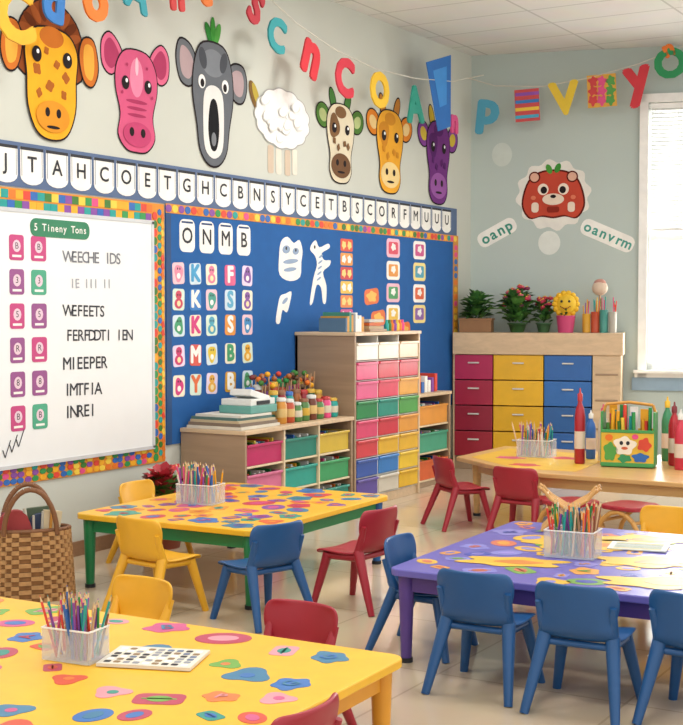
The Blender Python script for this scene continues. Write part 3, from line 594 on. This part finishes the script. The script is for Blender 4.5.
for i in range(8):
    for j in range(3):
        b=MB(); x=-5.98+j*.15; y=8.56+i*.112; cx=random.choice(['9c2430','b84a2a','c98a34','6a3220','a8602a','3a6a44','2c5486','bfae86','782828','4f7f42','db4a82','189a92','84469c'])
        h=.15+.06*(2-j)+random.uniform(0,.05); m=M(cx,.3)
        b.lathe((x,y,.803),[(.042,0),(.047,.01),(.047,h*.75),(.036,h*.86),(.036,h*.9)],m,12); b.lathe((x,y,.803),[(.04,h*.88),(.04,h),(.03,h+.006)],M(random.choice(['cfcfc8','b02e2c','c9a236','8a5a3a','2c7a46','2964b0']),.4),12)
        b.lathe((x,y,.803),[(.048,h*.25),(.0485,h*.27),(.0485,h*.58),(.048,h*.6)],random.choice([M('cfc6b0',.6),M('d0b070',.6),M('c9a236',.6)]),12)
        b.obj('paint_jar_%d'%k,e); k+=1
b=MB()
for i in range(42):
    y=8.60+random.uniform(0,.78); x=-6.0+random.uniform(-.06,.1); cx=random.choice([pal[0],pal[1],pal[9],pal[4],pal[3],pal[2],M('782828',.5),M('5a3f24',.5),M('a8602a',.5)])
    b.cyl((x,y,.80),(x+random.uniform(-.03,.03),y+random.uniform(-.06,.06),1.08+random.uniform(0,.1)),.006,.006,M('b5906a',.5),6); b.ball((x,y,1.08+random.uniform(-.03,.10)),.026,cx,8,(1,1,.9))
b.obj('pom_pom_brushes',e)
b=MB(); q=9.56
for i in range(9):
    t=random.uniform(.02,.045); hh=random.uniform(.1,.17); bx(b,-5.95,-5.68,q,q+t,1.512,1.512+hh,random.choice([M('777c82',.6),M('b84a2a',.6),M('4f6f8a',.6),paper,M('c9903a',.6),M('3a8674',.6)])); q+=t+.002
b.obj('book_row')
b=MB(); bx(b,-5.98,-5.66,9.95,10.25,1.512,1.53,woodD)
for i in range(3): bx(b,-5.96,-5.68,9.97,10.23,1.532+i*.03,1.558+i*.03,M(('b59c78','c9622a','bfbab0')[i],.6))
b.obj('puzzle_box_stack')
b=MB()
for i in range(7):
    y=10.32+i*.05; b.lathe((-5.7,y,1.512),[(.02,0),(.022,.06),(.012,.075),(.012,.1)],random.choice(pal),10)
b.obj('glue_bottle_row')
b=MB()
for i in range(8): bx(b,-5.98,-5.76,10.92+i*.07,10.97+i*.07,.902,.902+random.uniform(.1,.2),random.choice(pal+[paper,paper]))
b.obj('storybook_row')
# ------------------------------------------------------------------ plants
def leaves(b,c,n,R,zr,L,greens,wd=.3):
    c=Vector(c)
    for i in range(n):
        t=random.uniform(0,2*math.pi); el=random.uniform(.1,1.4); d=Vector((math.cos(t)*math.cos(el),math.sin(t)*math.cos(el),math.sin(el)))
        p=c+Vector((d.x*R*random.random(),d.y*R*random.random(),zr*random.random()))
        s_=d.cross(Vector((0,0,1))).normalized(); l=L*random.uniform(.6,1.1); up=Vector((0,0,1))
        a=p; m1=p+d*l*.5+s_*l*wd+up*.01; m2=p+d*l*.5-s_*l*wd+up*.01; mid=p+d*l*.5-up*.012; tp=p+d*l-up*l*.2
        b.add([a,m1,tp,m2,mid],[(0,4,1),(1,4,2),(0,3,4),(3,2,4)],random.choice(greens),True)
greens=[M(c,.55) for c in ('3a6f32','2a5a26','4f8438','5f9644')]
def plant(name,s,w,pr,ph,potc,n,R,zr,L,fl=None,rectp=None,z0=1.462):
    b=MB(); c=BW.P(s,z0,w); m=M(potc,.5)
    if rectp: b.box((s,z0+ph/2,w),(rectp,ph,.22),m,BW); b.box((s,z0+ph,w),(rectp+.02,.02,.24),m,BW)
    else: b.lathe(c,[(pr*.7,0),(pr*.95,ph*.85),(pr*1.08,ph*.86),(pr*1.08,ph),(pr*.9,ph)],m)
    cc_=c+Vector((0,0,ph)); leaves(b,cc_,n,R,zr,L,greens)
    if fl:
        for i in range(22):
            t=random.uniform(0,6.28); rr=R*1.2*random.random(); p=cc_+Vector((rr*math.cos(t),rr*math.sin(t)*.7,zr*random.uniform(.5,1.3)+.04)); 
            b.ball(p,.035,random.choice(fl),8,(1,1,.6)); b.ball(p+Vector((0,-.01,.015)),.014,M('d9ab2a',.5),6)
    nv=[]
    for v in b.v:
        p=Vector(v); dd=(p-BW.o).dot(BN)
        if dd<.03: p=p+BN*(.03-dd)
        if p.x<-6.12: p.x=-6.12
        nv.append(tuple(p))
    b.v=nv
    return b.obj(name)
plant('potted_fern',.13,.40,.1,.14,'8f6640',170,.12,.22,.16,None,.34)
plant('potted_flower_plant',.56,.34,.1,.10,'2f5a2c',230,.16,.27,.16,[M('b52c48',.5),M('7a264f',.5),M('c9506c',.5)])
plant('potted_green_plant',.83,.24,.08,.1,'44704a',100,.08,.2,.11,[M('b52c48',.5)])
b=MB(); c=BW.P(1.08,1.462,.42); b.lathe(c,[(.08,0),(.1,.17),(.105,.18),(.09,.18)],M('c94878',.4))
h0=c+Vector((0,0,.30)); b.cyl(c+Vector((0,0,.1)),h0,.02,.02,greens[0],8)
yy=M('e2b21e',.6)
for i in range(14):
    t=2*math.pi*i/14; b.ball(h0+BD*(.115*math.cos(t))+Vector((0,0,.115*math.sin(t))),.035,yy,8)
b.ball(h0,.115,M('e6bd2c',.6),16,(1,.55,1))
for sx in (-1,1): b.ball(h0+BD*(.04*sx)+BN*.065+Vector((0,0,.03)),.014,blk,8)
for k in range(-3,4): b.ball(h0+BD*(.016*k)+BN*.072+Vector((0,0,-.045+.0022*k*k)),.008,M('8a3a1a',.6),6)
leaves(b,c+Vector((0,0,.17)),20,.05,.05,.08,greens); b.obj('smiling_sunflower_pot')
b=MB()
for s,cx,hh in ((1.29,'cf9c2e',.2),(1.38,'b84a2a',.22),(1.47,'458f84',.24),(1.56,'afa99c',.22)):
    b.lathe(BW.P(s,1.462,.36),[(.042,0),(.045,hh),(.04,hh)],M(cx,.5),12)
    for i in range(6): p=BW.P(s+random.uniform(-.02,.02),1.50,.36+random.uniform(-.02,.02)); b.cyl(p,p+Vector((random.uniform(-.03,.03),0,hh+random.uniform(.03,.12))),.006,.006,random.choice(pal),6)
p=BW.P(1.42,1.462,.24); b.cyl(p,p+Vector((0,0,.4)),.012,.012,M('b5906a',.5),8); b.ball(p+Vector((0,0,.47)),.09,M('d9c3ae',.7),12,(1,.6,.9)); b.ball(p+Vector((0,0,.52)),.07,M('c99486',.7),12,(1,.5,.7))
b.obj('brush_cup_set')
b=MB(); c=Vector((-5.86,7.30,0)); b.lathe(c,[(.12,0),(.16,.26),(.175,.27),(.175,.30),(.15,.30)],M('8a4530',.6)); leaves(b,c+Vector((0,0,.3)),110,.13,.16,.15,greens,.35); leaves(b,c+Vector((0,0,.38)),70,.13,.14,.13,[M('a82430',.5),M('c23636',.5)],.35); b.obj('potted_poinsettia')
# ------------------------------------------------------------------ woven tote basket
e=empty('woven_basket',(-5.50,5.60,0),math.radians(48)); e.scale=(1.08,1.08,1.08)
b=MB(); wk=M('b58a5a',.7,'plain',.3,.2,30); wk2=M('8a6038',.7,'plain',.3,.2,30)
n=40; rows=16
def ring(z): return (.24*(1-.10*z/.38),.14*(1-.25*(z/.38)))
for r in range(rows):
    z0=r*.0235; 
    for i in range(n):
        t0,t1=2*math.pi*i/n,2*math.pi*(i+1)/n; rx,ry=ring(z0); off=.008 if (i+r)%2 else -.002
        P=[]
        for t in (t0,t1):
            ct,st=math.cos(t),math.sin(t); P.append(((rx+off)*math.copysign(abs(ct)**.7,ct),(ry+off)*math.copysign(abs(st)**.7,st)))
        (ax,ay),(cx,cy)=P
        b.add([(ax,ay,z0),(cx,cy,z0),(cx,cy,z0+.022),(ax,ay,z0+.022),(ax*.94,ay*.94,z0),(cx*.94,cy*.94,z0),(cx*.94,cy*.94,z0+.022),(ax*.94,ay*.94,z0+.022)],[(0,1,2,3),(7,6,5,4),(3,2,6,7),(0,4,5,1),(0,3,7,4),(1,5,6,2)],wk if (i+r)%2 else wk2)
b.prism(ell(0,0,.22,.125),wk2,XY,0,.01); b.obj('woven_body',e)
b=MB(); hm=M('7a4f2e',.55)
for sy in (-1,1):
    b.tube([Vector((.14*math.cos(t),sy*(.10+.02*math.sin(t)),.36+.25*math.sin(t))) for t in [math.pi*i/14 for i in range(15)]],.014,hm,8)
rx,ry=ring(.38); b.tube([Vector((rx*math.cos(t),ry*math.sin(t),.38)) for t in [2*math.pi*i/28 for i in range(29)]],.012,hm,8)
b.obj('handles',e)
b=MB()
# folded cloth bag, books, brushes and a small pouch
b.prism(spl([(-.17,.28),(-.16,.44),(-.08,.49),(-.01,.45),(.01,.30)],4),M('983636',.8),Frame((0,-.03,0),(1,0,0),(0,0,1),(0,-1,0)),-.03,.03)
b.prism(spl([(-.02,.28),(.0,.42),(.06,.46),(.13,.42),(.15,.30)],4),M('3d4a66',.8),Frame((0,.02,0),(1,0,0),(0,0,1),(0,-1,0)),-.03,.03)
b.box((.11,-.03,.38),(.10,.03,.20),M('c9b896',.6),XY,.2,Matrix.Rotation(.15,3,'Y')); b.box((.06,.05,.38),(.12,.03,.22),M('50604a',.6),XY,-.1,Matrix.Rotation(-.1,3,'Y')); b.box((-.09,.05,.37),(.13,.04,.18),M('6a2636',.6),XY,.1,Matrix.Rotation(.12,3,'Y'))
for i in range(6): b.cyl((-.10+i*.04,-.05,.28),(-.13+i*.05,-.05,.46+.02*(i%3)),.009,.007,random.choice([M('983636',.5),M('b5b0a2',.5),M('5f3654',.5),M('c98a34',.5)]),8)
b.obj('contents',e)
# ------------------------------------------------------------------ lights
panel=M('ffffff',.5,'glow',.5,.0,4.0)
LP=[(-4.2,2.6),(-1.4,2.6),(-4.2,6.0),(-1.4,6.0),(-4.2,9.2),(-1.4,9.2)]  # ceiling spots out of view for added panels and lamps that brighten the room
def area(name,loc,rot,sx,sy,pw,col=(1,1,1)):
    l=bpy.data.lights.new(name,'AREA'); l.shape='RECTANGLE'; l.size=sx; l.size_y=sy; l.energy=pw; l.color=col
    o=bpy.data.objects.new(name,l); COL.objects.link(o); o.location=loc; o.rotation_euler=rot; return o
for x,y in LP:
    b=MB(); bx(b,x-.66,x+.66,y-.36,y+.36,H-.03,H-.002,white); bx(b,x-.6,x+.6,y-.3,y+.3,H-.04,H-.03,panel); b.obj('added_light_panel')
    area('added_fill_lamp',(x,y,H-.06),(0,0,0),1.2,.6,44,(1,.97,.93))  # added fill light under each unseen panel
wl=area('window_daylight',BW.P(2.75,2.5,-.35),(0,0,0),1.8,2.9,480,(1,.98,.95)); wl.rotation_euler=Vector((-BN)).to_track_quat('Z','Y').to_euler()
w=bpy.data.worlds.new('world'); scene.world=w; w.use_nodes=True; bg=w.node_tree.nodes['Background']; bg.inputs['Color'].default_value=(1,.99,.975,1); bg.inputs['Strength'].default_value=1.38
scene.view_settings.view_transform='Standard'
